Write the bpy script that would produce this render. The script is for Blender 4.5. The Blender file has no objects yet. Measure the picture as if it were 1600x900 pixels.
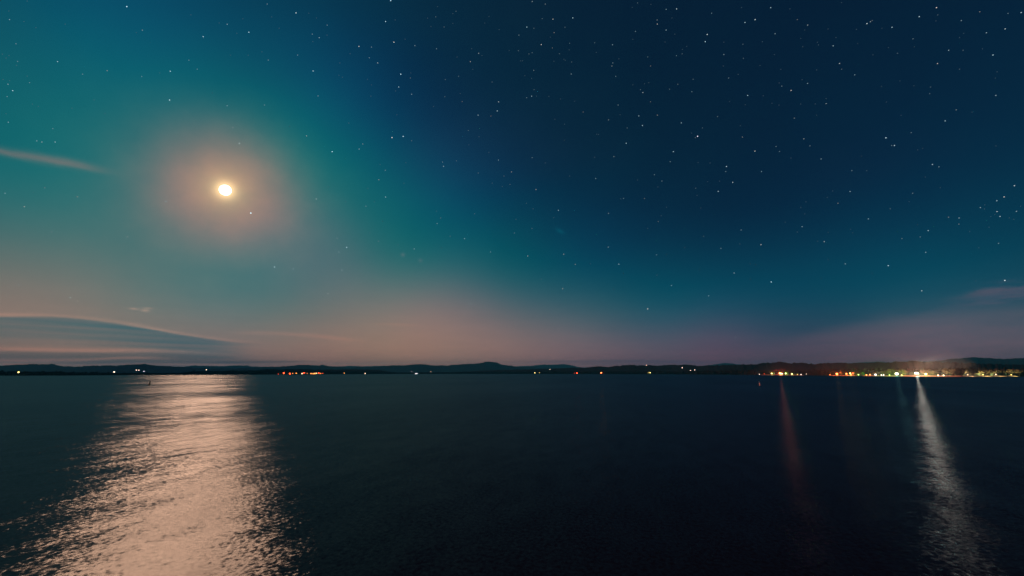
import bpy, bmesh, math, random
from mathutils import Vector, Matrix
random.seed(7)
scn = bpy.context.scene
COL = scn.collection

# ---------------------------------------------------------------- camera
H = 7.0                       # eye height above the lake, metres
F = 600.0                     # focal length in pixels of the 1600 px wide photograph
HOR = 583.0                   # row of the true horizon in it
TH = math.atan((HOR - 450.0) / F)
cam_data = bpy.data.cameras.new('camera')
cam_data.sensor_width = 36.0
cam_data.lens = 36.0 * F / 1600.0
cam_data.clip_start = 0.1
cam_data.clip_end = 200000.0
cam = bpy.data.objects.new('camera', cam_data)
COL.objects.link(cam)
cam.location = (0, 0, H)
cam.rotation_euler = (math.pi / 2 + TH, 0, 0)
scn.camera = cam

def ray(x, y):
    u = 450.0 - y
    return Vector((x - 800.0, F * math.cos(TH) - u * math.sin(TH), u * math.cos(TH) + F * math.sin(TH))).normalized()
def at(x, y, D):              # the point seen at (x, y) whose horizontal distance is D
    d = ray(x, y)
    k = D / math.hypot(d.x, d.y)
    return Vector((d.x * k, d.y * k, H + d.z * k))
def azim(x):
    d = ray(x, HOR); return math.atan2(d.x, d.y)
MOON = ray(352, 297)

# ---------------------------------------------------------------- render look
scn.view_settings.view_transform = 'Standard'
scn.view_settings.look = 'None'
scn.view_settings.exposure = 0.0
scn.view_settings.gamma = 1.0
scn.cycles.use_denoising = True
scn.cycles.use_adaptive_sampling = False
scn.cycles.sample_clamp_indirect = 0.07
scn.cycles.sample_clamp_direct = 6.0
scn.cycles.volume_bounces = 0
scn.cycles.max_bounces = 6

# ---------------------------------------------------------------- sky
SKY = [
    (('h', 0.5, None, 0), [-0.3284, 0.2223, 0.2454]),
    (('h', 0.16, None, 0), [0.6784, 0.1416, 0.0858]),
    (('h', 0.06, None, 0), [-0.1238, -0.1011, -0.1113]),
    (('m', 2), [0.0199, 0.053, 0.0291]),
    (('m', 5), [-0.0237, 0.0892, 0.091]),
    (('m', 14), [-0.0135, 0.0726, 0.1046]),
    (('m', 40), [-0.1149, 0.0827, -0.0234]),
    (('m', 110), [0.9001, 0.033, 0.0599]),
    (('m', 500), [-0.0922, 0.0821, 0.001]),
    (('h', 0.12, -30, 2), [0.149, -0.3041, -0.1914]),
    (('h', 0.05, -20, 2.5), [-0.4154, -0.0987, 0.0167]),
    (('h', 0.22, -40, 3), [0.3635, 0.3908, 0.2084]),
    (('h', 0.07, 48, 8), [0.0094, 0.0243, 0.0181]),
    (('h', 0.2, -52, 8), [-0.1712, -0.008, -0.0425]),
    (('h', 0.12, -8, 5), [-0.2534, 0.4206, 0.3416]),
    (('h', 0.3, -10, 4), [0.484, -0.3606, -0.4072]),
    (('c',), [0.0752, 0.0362, 0.1284]),
    (('g', 70.0, -55, 8), [0.2233, 0.0073, -0.0117]),
    (('g', 70.0, -46, 8), [0.0188, -0.0096, -0.005]),
    (('g', 70.0, -37, 8), [0.0783, -0.0023, 0.0333]),
    (('g', 70.0, -28, 8), [-0.153, 0.0175, 0.002]),
    (('g', 70.0, -19, 8), [0.1451, 0.0535, 0.0745]),
    (('g', 70.0, -10, 8), [0.1731, 0.0801, 0.0851]),
    (('g', 70.0, 0, 8), [0.0211, 0.0321, 0.0748]),
    (('g', 70.0, -55, 17), [-0.136, 0.0147, 0.0128]),
    (('g', 70.0, -46, 17), [0.1395, -0.0076, 0.0024]),
    (('g', 70.0, -37, 17), [-0.36, -0.0332, -0.0367]),
    (('g', 70.0, -28, 17), [0.3785, 0.0035, 0.052]),
    (('g', 70.0, -19, 17), [-0.2147, 0.0256, -0.0161]),
    (('g', 70.0, -10, 17), [-0.0553, 0.0286, 0.027]),
    (('g', 70.0, 0, 17), [-0.1325, 0.071, 0.034]),
    (('g', 70.0, -55, 26), [0.1148, 0.0475, 0.0217]),
    (('g', 70.0, -46, 26), [-0.0958, -0.0308, -0.0172]),
    (('g', 70.0, -37, 26), [0.1278, 0.0573, 0.015]),
    (('g', 70.0, -28, 26), [-0.126, 0.0108, -0.0085]),
    (('g', 70.0, -19, 26), [0.0587, 0.0411, 0.029]),
    (('g', 70.0, -10, 26), [0.0022, 0.0263, 0.0574]),
    (('g', 70.0, 0, 26), [0.0143, -0.0174, 0.0131]),
    (('g', 70.0, -52, 36), [-0.0237, 0.0242, 0.0599]),
    (('g', 70.0, -40, 36), [-0.0242, -0.0141, -0.0044]),
    (('g', 70.0, -28, 36), [-0.0075, 0.0147, 0.0511]),
    (('g', 70.0, -16, 36), [-0.001, -0.0385, -0.0142]),
    (('g', 70.0, 11, 8), [-0.0246, 0.0789, 0.0579]),
    (('g', 70.0, 23, 8), [-0.137, 0.0776, 0.0755]),
    (('g', 70.0, 35, 8), [-0.1008, 0.0679, 0.068]),
    (('g', 70.0, 48, 8), [-0.1709, 0.0502, 0.0464]),
    (('g', 70.0, 11, 17), [-0.0754, 0.0144, 0.0529]),
    (('g', 70.0, 23, 17), [-0.0455, -0.0053, 0.0074]),
    (('g', 70.0, 35, 17), [0.0053, -0.03, -0.0171]),
    (('g', 70.0, 48, 17), [0.0466, -0.0132, -0.0013]),
    (('g', 140.0, -36, 3), [0.0085, -0.0163, -0.0067]),
    (('g', 140.0, -27, 3), [0.0352, -0.0153, -0.0135]),
    (('g', 140.0, -18, 3), [-0.0953, 0.007, -0.0224]),
    (('g', 140.0, -9, 3), [-0.1132, 0.0235, -0.0021]),
    (('g', 140.0, 0, 3), [-0.007, 0.0468, 0.0209]),
    (('g', 140.0, 9, 3), [0.0399, 0.0296, 0.0428]),
    (('g', 140.0, 18, 3), [0.0623, -0.0068, 0.0221]),
    (('g', 140.0, 28, 3), [0.1383, -0.0306, -0.0006]),
    (('g', 140.0, 38, 3), [0.0282, -0.0563, -0.0345]),
    (('g', 140.0, 48, 3), [0.1688, 0.0133, 0.0122]),
]

class NT:
    """small helper to write node trees as expressions"""
    def __init__(self, tree): self.t = tree; self.L = tree.links
    def n(self, kind, **kw):
        nd = self.t.nodes.new(kind)
        for k, v in kw.items(): setattr(nd, k, v)
        return nd
    def put(self, sock, v):
        if hasattr(v, 'links'): self.L.new(v, sock)
        else: sock.default_value = v
    def m(self, op, a, b=0.0, c=None, clamp=False):
        nd = self.n('ShaderNodeMath', operation=op, use_clamp=clamp)
        self.put(nd.inputs[0], a); self.put(nd.inputs[1], b)
        if c is not None: self.put(nd.inputs[2], c)
        return nd.outputs[0]
    def v(self, op, a, b=None, scale=None):
        nd = self.n('ShaderNodeVectorMath', operation=op)
        self.put(nd.inputs[0], a)
        if b is not None: self.put(nd.inputs[1], b)
        if scale is not None: self.put(nd.inputs['Scale'], scale)
        return nd.outputs['Value'] if op in ('DOT_PRODUCT', 'LENGTH', 'DISTANCE') else nd.outputs[0]
    def exp(self, x): return self.m('EXPONENT', x)
    def add(self, vecs):
        a = vecs[0]
        for b in vecs[1:]: a = self.v('ADD', a, b)
        return a
    def curve(self, x, pts):
        nd = self.n('ShaderNodeFloatCurve')
        c = nd.mapping.curves[0]
        nd.mapping.use_clip = False
        c.points[0].location = pts[0]; c.points[1].location = pts[-1]
        for p in pts[1:-1]: c.points.new(*p)
        nd.mapping.update()
        self.put(nd.inputs['Value'], x)
        return nd.outputs[0]
    def ramp(self, x, a, b):          # 0 at a, 1 at b, smooth
        nd = self.n('ShaderNodeMapRange', interpolation_type='SMOOTHERSTEP')
        self.put(nd.inputs[0], x); nd.inputs[1].default_value = a; nd.inputs[2].default_value = b
        return nd.outputs[0]
    def noise(self, vec, scale, detail=3.0, rough=0.55):
        nd = self.n('ShaderNodeTexNoise')
        self.put(nd.inputs['Vector'], vec)
        nd.inputs['Scale'].default_value = scale; nd.inputs['Detail'].default_value = detail
        nd.inputs['Roughness'].default_value = rough
        return nd

world = bpy.data.worlds.new('World')
scn.world = world
world.use_nodes = True
wt = world.node_tree
wt.nodes.clear()
W = NT(wt)
tc = W.n('ShaderNodeTexCoord')
d = W.v('NORMALIZE', tc.outputs['Generated'])
sep = W.n('ShaderNodeSeparateXYZ'); W.L.new(d, sep.inputs[0])
dx, dy, dz = sep.outputs
se = W.m('MAXIMUM', dz, 0.0)
terms = []
d_in, acc = d, None
def chain():                           # sum up so far and let the next terms wait for it: keeps few values alive at once
    global terms, acc, d
    acc = W.add(([acc] if acc is not None else []) + terms)
    terms = []
    d = W.v('ADD', d_in, W.v('SCALE', acc, scale=1e-9))
for b, c in SKY:
    if len(terms) == 6: chain()
    if b[0] == 'c':
        terms.append(W.v('SCALE', tuple(c), scale=1.0)); continue
    if b[0] == 'g':
        a, q = math.radians(b[2]), math.radians(b[3])
        e = W.m('MULTIPLY', W.m('SUBTRACT', W.v('DOT_PRODUCT', d, (math.sin(a) * math.cos(q), math.cos(a) * math.cos(q), math.sin(q))), 1.0), float(b[1]))
    elif b[0] == 'm':
        e = W.m('MULTIPLY', W.m('SUBTRACT', W.v('DOT_PRODUCT', d, tuple(MOON)), 1.0), float(b[1]))
    else:
        e = W.m('DIVIDE', se, -b[1])
        if b[2] is not None:
            a = math.radians(b[2])
            q = W.m('MULTIPLY', W.m('SUBTRACT', W.v('DOT_PRODUCT', d, (math.sin(a), math.cos(a), 0.0)), 1.0), float(b[3]))
            e = W.m('ADD', e, q)
    terms.append(W.v('SCALE', tuple(c), scale=W.exp(e)))
chain()
def glow(k, col):                      # lunar aureole and glare, painted into the sky colour
    e = W.m('MULTIPLY', W.m('SUBTRACT', W.v('DOT_PRODUCT', d, tuple(MOON)), 1.0), float(k))
    terms.append(W.v('SCALE', col, scale=W.exp(e)))
glow(1500, (0.10, 0.08, 0.04))
glow(7000, (0.50, 0.42, 0.25))

chain()
sep = W.n('ShaderNodeSeparateXYZ'); W.L.new(d, sep.inputs[0])
dx, dy, dz = sep.outputs
se = W.m('MAXIMUM', dz, 0.0)
# azimuth (u) and elevation (v) of the sky direction, for the clouds
u = W.m('ARCTAN2', dx, dy)
v = W.m('ARCSINE', dz)
def uv(x, y):
    r = ray(x, y); return math.atan2(r.x, r.y), math.asin(r.z)
cmb = W.n('ShaderNodeCombineXYZ')
W.L.new(W.m('MULTIPLY', u, 5.0), cmb.inputs[0]); W.L.new(W.m('MULTIPLY', v, 60.0), cmb.inputs[1])
wisp = W.noise(cmb.outputs[0], 1.0, 5.0, 0.55).outputs['Fac']
wisp0 = W.m('SUBTRACT', wisp, 0.5)
cmb2 = W.n('ShaderNodeCombineXYZ')
W.L.new(W.m('MULTIPLY', u, 9.0), cmb2.inputs[0]); W.L.new(W.m('MULTIPLY', v, 30.0), cmb2.inputs[1]); cmb2.inputs[2].default_value = 4.3
puff = W.noise(cmb2.outputs[0], 1.6, 5.0, 0.6).outputs['Fac']
vw = W.m('ADD', v, W.m('MULTIPLY', wisp0, 0.009))
def norm(pts):                         # a cloud edge: elevation as a function of azimuth, in the unit square of a curve node
    us = [uv(*p) for p in pts]
    u0, u1 = us[0][0], us[-1][0]
    x = W.m('DIVIDE', W.m('SUBTRACT', u, u0), u1 - u0, clamp=True)
    y = W.curve(x, [((a - u0) / (u1 - u0), b * 4.0) for a, b in us])
    return W.m('DIVIDE', y, 4.0), x
def gauss(x, w): return W.exp(W.m('MULTIPLY', W.m('POWER', W.m('ABSOLUTE', W.m('DIVIDE', x, w)), 2.0), -1.0))
def mul(*a):
    r = a[0]
    for b in a[1:]: r = W.m('MULTIPLY', r, b)
    return r
def streak(pts, w, col, fade=(0.0, 0.0, 0.7, 1.0), vv=None, amp=1.0):
    ve, x = norm(pts)
    g = gauss(W.m('SUBTRACT', vw if vv is None else vv, ve), w)
    k = mul(g, W.m('SUBTRACT', 1.0, W.ramp(x, fade[2], fade[3])))
    if fade[1] > 0: k = mul(k, W.ramp(x, fade[0], fade[1]))
    terms.append(W.v('SCALE', col, scale=W.m('MULTIPLY', k, amp)))
cmb3 = W.n('ShaderNodeCombineXYZ')
W.L.new(W.m('MULTIPLY', u, 2.6), cmb3.inputs[0]); W.L.new(W.m('MULTIPLY', v, 130.0), cmb3.inputs[1]); cmb3.inputs[2].default_value = 1.7
lay = W.noise(cmb3.outputs[0], 1.0, 4.0, 0.6).outputs['Fac']
# long lens cloud low on the left: lit rim, darker underside
edge = [(-260, 512), (-120, 497), (0, 492), (85, 494), (170, 502), (230, 511.5), (290, 523), (350, 531), (430, 537)]
ve, x = norm(edge)
dv = W.m('SUBTRACT', vw, ve)
span = mul(W.ramp(x, 0.0, 0.2), W.m('SUBTRACT', 1.0, W.ramp(x, 0.72, 0.98)))
rim = mul(gauss(W.m('ADD', dv, -0.0005), 0.0032), span)
terms.append(W.v('SCALE', (0.085, 0.045, 0.03), scale=mul(rim, W.m('ADD', -0.1, W.m('MULTIPLY', lay, 2.0)))))
under = mul(W.ramp(dv, 0.0005, -0.006), W.ramp(dv, -0.062, -0.02), span)
terms.append(W.v('SCALE', (-0.21, -0.065, -0.015), scale=mul(under, W.m('ADD', 0.05, W.m('MULTIPLY', lay, 1.7)))))
low = W.m('SUBTRACT', 1.0, W.ramp(u, uv(240, 560)[0], uv(480, 560)[0]))
shade = mul(W.ramp(v, uv(0, 535)[1], uv(0, 556)[1]), low)
terms.append(W.v('SCALE', (-0.13, -0.06, -0.03), scale=shade))
streak([(-200, 544), (0, 546), (130, 547), (260, 549), (400, 556)], 0.0035, (0.17, 0.08, 0.045))
streak([(-200, 561), (0, 562.5), (130, 563), (200, 560), (300, 563)], 0.0026, (0.20, 0.10, 0.06))
streak([(140, 570), (200, 569), (290, 569), (400, 571)], 0.0022, (0.17, 0.10, 0.07))
streak([(330, 520), (400, 520), (470, 523), (530, 529), (600, 537)], 0.0045, (0.06, 0.02, 0.01), (0.0, 0.3, 0.6, 1.0))
streak([(560, 506), (630, 508), (680, 511)], 0.003, (0.035, 0.012, 0.0), (0.0, 0.4, 0.5, 1.0))
streak([(300, 566), (400, 565), (460, 564.5), (510, 563.5)], 0.0025, (-0.14, -0.10, -0.07), (0.0, 0.3, 0.6, 1.0))
streak([(780, 565), (900, 565), (1000, 564), (1100, 565), (1200, 567)], 0.0028, (-0.06, -0.035, -0.01), (0.0, 0.3, 0.6, 1.0))
# thin streak high on the left, and the veil that rises on the right
streak([(-160, 205), (-60, 223), (0, 236), (60, 246), (120, 257), (205, 273)], 0.0075, (0.30, 0.03, 0.01), (0.0, 0.0, 0.6, 1.0), vv=W.m('ADD', v, W.m('MULTIPLY', W.m('SUBTRACT', puff, 0.5), 0.012)))
vr, xr = norm([(1090, 560), (1200, 532), (1300, 505), (1400, 488), (1500, 476), (1600, 466), (1800, 452)])
dr = W.m('ADD', W.m('SUBTRACT', v, vr), W.m('MULTIPLY', W.m('SUBTRACT', puff, 0.5), 0.035))
veil = mul(W.ramp(dr, 0.012, -0.03), W.ramp(xr, 0.05, 0.55))
terms.append(W.v('SCALE', (0.11, 0.03, 0.02), scale=mul(veil, W.m('ADD', 0.55, puff))))
def blob(x, y, w, h, col, tilt=0.0, n=0.0):
    a, b = uv(x, y)
    p = W.m('SUBTRACT', u, a); q = W.m('SUBTRACT', v, b)
    if n: q = W.m('ADD', q, W.m('MULTIPLY', W.m('SUBTRACT', puff, 0.5), n))
    q = W.m('ADD', q, W.m('MULTIPLY', p, tilt))
    e = W.m('ADD', W.m('POWER', W.m('ABSOLUTE', W.m('DIVIDE', p, w)), 2.0), W.m('POWER', W.m('ABSOLUTE', W.m('DIVIDE', q, h)), 2.0))
    terms.append(W.v('SCALE', col, scale=W.exp(W.m('MULTIPLY', e, -1.0))))
blob(1590, 450, 0.06, 0.014, (0.16, 0.03, 0.03), -0.25, 0.09)
blob(1535, 459, 0.03, 0.004, (0.08, 0.01, 0.005), -0.1, 0.03)
blob(209, 482.5, 0.006, 0.0018, (0.17, 0.09, 0.06))
blob(227, 485, 0.006, 0.0028, (0.17, 0.09, 0.06))
blob(232, 481.5, 0.007, 0.0015, (0.12, 0.06, 0.04))
blob(875, 361, 0.011, 0.006, (0.01, 0.06, 0.05), 0.45)      # faint galaxy smudge
blob(629.5, 398, 0.0055, 0.005, (0.13, 0.03, 0.03))         # twin star cluster
blob(657, 407, 0.0055, 0.005, (0.09, 0.02, 0.02))
# faint large-scale unevenness of the air
fine = W.noise(W.v('SCALE', d, scale=1.0), 5.0, 4.0, 0.6).outputs['Fac']
terms.append(W.v('SCALE', (0.03, 0.022, 0.016), scale=W.m('SUBTRACT', fine, 0.5)))
thin = W.noise(d, 14.0, 5.0, 0.6).outputs['Fac']
veil0 = W.exp(W.m('MULTIPLY', W.m('SUBTRACT', W.v('DOT_PRODUCT', d, tuple(MOON)), 1.0), 45.0))
terms.append(W.v('SCALE', (0.20, 0.06, 0.03), scale=mul(W.m('SUBTRACT', thin, 0.52), veil0)))
terms.append(W.v('SCALE', (0.10, 0.085, 0.07), scale=mul(W.exp(W.m('DIVIDE', se, -0.07)), W.exp(W.m('MULTIPLY', 1.3, W.m('SUBTRACT', W.v('DOT_PRODUCT', d, (math.sin(-0.44), math.cos(-0.44), 0.0)), 1.0))))))
terms.append(W.v('SCALE', (0.04, 0.02, 0.02), scale=W.exp(W.m('DIVIDE', se, -0.06))))
near_h = W.exp(W.m('DIVIDE', se, -0.10))
terms.append(W.v('SCALE', (0.11, 0.05, 0.035), scale=mul(wisp0, near_h)))
tot = W.v('MAXIMUM', W.add([acc] + terms), (0.018, 0.018, 0.03))
# the fit is in display values; bring it to linear light
sp = W.n('ShaderNodeSeparateXYZ'); W.L.new(tot, sp.inputs[0])
cb = W.n('ShaderNodeCombineXYZ')
for i in range(3):
    W.L.new(W.m('POWER', W.m('DIVIDE', W.m('ADD', sp.outputs[i], 0.055), 1.055), 2.4), cb.inputs[i])
# moonlit air: a very dim daylight-type sky with its sun at the moon
nis = W.n('ShaderNodeTexSky', sky_type='NISHITA', sun_disc=False)
nis.sun_elevation = math.asin(MOON.z)
nis.sun_rotation = math.atan2(MOON.x, MOON.y)
bg = W.n('ShaderNodeBackground')
W.L.new(W.v('ADD', cb.outputs[0], W.v('SCALE', nis.outputs[0], scale=0.0002)), bg.inputs[0])
bg.inputs[1].default_value = 1.0
wo = W.n('ShaderNodeOutputWorld'); W.L.new(bg.outputs[0], wo.inputs[0])

# ---------------------------------------------------------------- moonlight
sun = bpy.data.lights.new('moonlight', 'SUN')
sun.energy = 4.0
sun.angle = math.radians(0.5)
sun.color = (1.0, 0.19, 0.098)
so = bpy.data.objects.new('moonlight', sun)
COL.objects.link(so)
# the light comes from just above the moon's disc, so that the disc itself does not eclipse it
m_el = math.asin(MOON.z) + math.radians(1.3); m_az = math.atan2(MOON.x, MOON.y)
so.rotation_euler = Vector((math.sin(m_az) * math.cos(m_el), math.cos(m_az) * math.cos(m_el), math.sin(m_el))).to_track_quat('Z', 'Y').to_euler()

# ---------------------------------------------------------------- object helpers
def tag(o, label=None, cat=None, group=None, kind=None):
    for k, val in (('label', label), ('category', cat), ('group', group), ('kind', kind)):
        if val: o[k] = val
    return o
def empty(name, loc):
    o = bpy.data.objects.new(name, None); COL.objects.link(o); o.location = loc; o.empty_display_size = 0.5
    return o
def meshobj(name, me, parent=None, loc=(0, 0, 0)):
    o = bpy.data.objects.new(name, me); COL.objects.link(o); o.location = loc
    if parent: o.parent = parent
    return o
def from_data(name, verts, faces, mat, smooth=False):
    me = bpy.data.meshes.new(name); me.from_pydata(verts, [], faces); me.update()
    if mat: me.materials.append(mat)
    if smooth: me.polygons.foreach_set('use_smooth', [True] * len(me.polygons))
    return me
class MB:
    def __init__(self): self.v = []; self.f = []
    def ring_tube(self, prof, seg=10, axis=None, closed=True):   # prof: (centre, radius)
        base = len(self.v)
        for c, r in prof:
            for i in range(seg):
                a = 2 * math.pi * i / seg
                self.v.append((c[0] + r * math.cos(a), c[1] + r * math.sin(a), c[2]))
        for k in range(len(prof) - 1):
            for i in range(seg):
                a, b = base + k * seg + i, base + k * seg + (i + 1) % seg
                self.f.append((a, b, b + seg, a + seg))
        if closed:
            self.f.append(tuple(base + i for i in range(seg))[::-1])
            self.f.append(tuple(base + (len(prof) - 1) * seg + i for i in range(seg)))
    def bar(self, p, q, r0, r1, seg=6):
        p, q = Vector(p), Vector(q); ax = (q - p).normalized()
        s = ax.orthogonal().normalized(); t = ax.cross(s)
        base = len(self.v)
        for c, r in ((p, r0), (q, r1)):
            for i in range(seg):
                a = 2 * math.pi * i / seg
                self.v.append(tuple(c + s * r * math.cos(a) + t * r * math.sin(a)))
        for i in range(seg):
            a, b = base + i, base + (i + 1) % seg
            self.f.append((a, b, b + seg, a + seg))
        self.f.append(tuple(base + i for i in range(seg))[::-1]); self.f.append(tuple(base + seg + i for i in range(seg)))
    def box(self, c, s):
        b = len(self.v)
        for z in (-1, 1):
            for y in (-1, 1):
                for x in (-1, 1): self.v.append((c[0] + x * s[0] / 2, c[1] + y * s[1] / 2, c[2] + z * s[2] / 2))
        self.f += [tuple(b + i for i in q) for q in ((0, 2, 3, 1), (4, 5, 7, 6), (0, 1, 5, 4), (2, 6, 7, 3), (0, 4, 6, 2), (1, 3, 7, 5))]
    def mesh(self, name, mat, smooth=False): return from_data(name, self.v, self.f, mat, smooth)
def ico(name, sub, r, mat):
    bm = bmesh.new(); bmesh.ops.create_icosphere(bm, subdivisions=sub, radius=r)
    me = bpy.data.meshes.new(name); bm.to_mesh(me); bm.free()
    me.materials.append(mat); me.polygons.foreach_set('use_smooth', [True] * len(me.polygons))
    return me

# ---------------------------------------------------------------- materials
def new_mat(name):
    m = bpy.data.materials.new(name); m.use_nodes = True
    return m, NT(m.node_tree), m.node_tree.nodes['Principled BSDF']
def plain(name, col, rough=0.7, scale=3.0, amp=0.35, metal=0.0):
    m, T, p = new_mat(name)
    g = T.n('ShaderNodeTexCoord'); nz = T.noise(g.outputs['Object'], scale, 4.0).outputs['Fac']
    k = T.m('ADD', T.m('MULTIPLY', T.m('SUBTRACT', nz, 0.5), 2 * amp), 1.0)
    T.L.new(T.v('SCALE', tuple(col), scale=k), p.inputs['Base Color'])
    if rough > 0.85: p.inputs['Specular IOR Level'].default_value = 0.0
    p.inputs['Roughness'].default_value = rough; p.inputs['Metallic'].default_value = metal
    return m
def emitter(name, strength, sampled):
    m = bpy.data.materials.new(name); m.use_nodes = True; T = NT(m.node_tree); m.node_tree.nodes.clear()
    oi = T.n('ShaderNodeObjectInfo'); e = T.n('ShaderNodeEmission'); o = T.n('ShaderNodeOutputMaterial')
    T.L.new(oi.outputs['Color'], e.inputs[0]); e.inputs[1].default_value = strength
    T.L.new(e.outputs[0], o.inputs[0])
    m.cycles.emission_sampling = 'AUTO' if sampled else 'NONE'
    return m
M_star = emitter('starlight', 1.0, False)
M_lamp = emitter('lamp_glow', 1.0, False)
M_pole = plain('galvanised_pole', (0.25, 0.26, 0.27), 0.45, 2.0, 0.2, 0.6)
M_cap = plain('dark_housing', (0.04, 0.04, 0.045), 0.5)
M_bark = plain('bark', (0.10, 0.075, 0.055), 0.9, 4.0, 0.4)
M_leaf = plain('leaves', (0.115, 0.115, 0.055), 0.7, 0.6, 0.5)
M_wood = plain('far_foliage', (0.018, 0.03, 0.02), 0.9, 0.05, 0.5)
M_hill = plain('wooded_slope', (0.008, 0.022, 0.03), 1.0, 0.01, 0.4)
M_sand = plain('shingle_sand', (0.36, 0.31, 0.24), 0.95, 0.4, 0.3)
M_buoyk = plain('buoy_dark_paint', (0.02, 0.02, 0.018), 0.5, 3.0, 0.3)
M_buoyw = plain('buoy_white_paint', (0.8, 0.8, 0.78), 0.5, 3.0, 0.12)
M_buoyo = plain('buoy_band_paint', (0.55, 0.20, 0.05), 0.5, 3.0, 0.15)

WTINT = (0.27, 0.84, 1.08)
RMIC, RIP, CHOP, SWELL, GUST = 0.180, 0.58, 0.22, 0.10, 0.12
def water_mat():
    m, T, p = new_mat('lake_water')
    g = T.n('ShaderNodeTexCoord')
    P = g.outputs['Object']
    ca = math.radians(18.0)                            # the crests run 18 degrees right of the view, the wind comes across
    cx, wx = (math.sin(ca), math.cos(ca), 0.0), (math.cos(ca), -math.sin(ca), 0.0)
    along, across = T.v('DOT_PRODUCT', P, cx), T.v('DOT_PRODUCT', P, wx)
    def slopes(scale, stretch, detail, rough, off, amp, side):
        cb = T.n('ShaderNodeCombineXYZ')
        T.L.new(T.m('MULTIPLY', across, 1.0), cb.inputs[0]); T.L.new(T.m('MULTIPLY', along, stretch), cb.inputs[1])
        cb.inputs[2].default_value = off
        nz = T.noise(cb.outputs[0], scale, detail, rough)
        q = T.n('ShaderNodeSeparateColor'); T.L.new(nz.outputs['Color'], q.inputs[0])
        k = T.m('MULTIPLY', T.m('SUBTRACT', q.outputs[0], 0.5), amp); l = T.m('MULTIPLY', T.m('SUBTRACT', q.outputs[1], 0.5), amp * side)
        return T.v('ADD', T.v('SCALE', wx, scale=k), T.v('SCALE', cx, scale=l))
    a = slopes(6.0, 0.85, 4.0, 0.62, 3.1, RIP, 0.9)      # ripples
    b = slopes(0.75, 0.40, 2.0, 0.55, 11.0, CHOP, 0.6)   # short chop
    w8 = slopes(0.18, 0.30, 2.0, 0.5, 17.0, SWELL, 0.7)  # long low waves
    c = slopes(0.016, 0.5, 3.0, 0.55, 23.0, GUST, 1.0)   # gusts and lanes
    gn = T.n('ShaderNodeCombineXYZ'); T.L.new(across, gn.inputs[0]); T.L.new(T.m('MULTIPLY', along, 0.35), gn.inputs[1])
    gust = T.m('ADD', 0.15, T.m('MULTIPLY', T.noise(gn.outputs[0], 0.02, 4.0, 0.6).outputs['Fac'], 1.7))
    big = T.add([a, b, w8, c])
    inc = T.n('ShaderNodeNewGeometry').outputs['Incoming']
    flat = T.v('MULTIPLY', inc, (1, 1, 0))
    vh = T.v('NORMALIZE', flat)
    sz = T.n('ShaderNodeSeparateXYZ'); T.L.new(inc, sz.inputs[0])
    tz = T.m('DIVIDE', sz.outputs[2], T.m('MAXIMUM', T.v('LENGTH', flat), 0.01))
    nodes = m.node_tree.nodes; nodes.remove(p)
    lobes = []; NL = 6
    for k in range(NL):
        # capillary ripples far below a pixel: slopes spread evenly over a disc
        wn = T.n('ShaderNodeTexWhiteNoise', noise_dimensions='3D')
        T.L.new(T.v('ADD', T.v('SCALE', P, scale=731.0), (37.7 * k, 11.3 * k, 5.1 * k)), wn.inputs['Vector'])
        sc = T.n('ShaderNodeSeparateColor'); T.L.new(wn.outputs['Color'], sc.inputs[0])
        rad = T.m('MULTIPLY', T.m('POWER', sc.outputs[0], 0.55), T.m('MULTIPLY', RMIC, gust))
        ang = T.m('MULTIPLY', T.m('ADD', sc.outputs[1], float(k)), 2 * math.pi / NL)
        mc = T.v('ADD', T.v('SCALE', wx, scale=T.m('MULTIPLY', T.m('MULTIPLY', rad, T.m('COSINE', ang)), 0.78)), T.v('SCALE', cx, scale=T.m('MULTIPLY', T.m('MULTIPLY', rad, T.m('SINE', ang)), 1.08)))
        s = T.v('ADD', mc, big)
        # only the faces of the ripples turned to the eye can be seen: fold the hidden ones over
        t = T.m('ADD', T.v('DOT_PRODUCT', s, vh), tz)
        s = T.v('ADD', s, T.v('SCALE', vh, scale=T.m('SUBTRACT', T.m('ABSOLUTE', t), t)))
        nrm = T.v('NORMALIZE', T.v('ADD', s, (0, 0, 1)))
        gl = T.n('ShaderNodeBsdfAnisotropic', distribution='BECKMANN')
        gl.inputs['Roughness'].default_value = 0.19
        T.L.new(nrm, gl.inputs['Normal'])
        fr = T.n('ShaderNodeFresnel'); fr.inputs['IOR'].default_value = 1.33; T.L.new(nrm, fr.inputs['Normal'])
        w_ = T.m('ADD', 0.014, T.m('MULTIPLY', fr.outputs[0], 0.29))
        T.L.new(T.v('SCALE', (WTINT[0] / NL, WTINT[1] / NL, WTINT[2] / NL), scale=w_), gl.inputs['Color'])
        lobes.append(gl.outputs[0])
    df = T.n('ShaderNodeBsdfDiffuse'); df.inputs['Color'].default_value = (0.004, 0.006, 0.007, 1)
    acc = df.outputs[0]
    for g_ in lobes:
        ad = T.n('ShaderNodeAddShader'); T.L.new(acc, ad.inputs[0]); T.L.new(g_, ad.inputs[1]); acc = ad.outputs[0]
    T.L.new(acc, nodes['Material Output'].inputs['Surface'])
    return m
M_water = water_mat()

# ---------------------------------------------------------------- lake
R = 15500.0
vs = [(0, 0, 0)]; fs = []
NA = 96
rings = [40, 200, 1000, 4000, 9000, R]
for r in rings:
    for i in range(NA):
        a = 2 * math.pi * i / NA; vs.append((r * math.sin(a), r * math.cos(a), 0))
for i in range(NA): fs.append((0, 1 + (i + 1) % NA, 1 + i))
for k in range(len(rings) - 1):
    for i in range(NA):
        a, b = 1 + k * NA + i, 1 + k * NA + (i + 1) % NA
        fs.append((a, b, b + NA, a + NA))
lake = tag(meshobj('lake', from_data('lake', vs, fs, M_water)), 'dark rippled night lake carrying the golden moon path', kind='structure')

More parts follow.
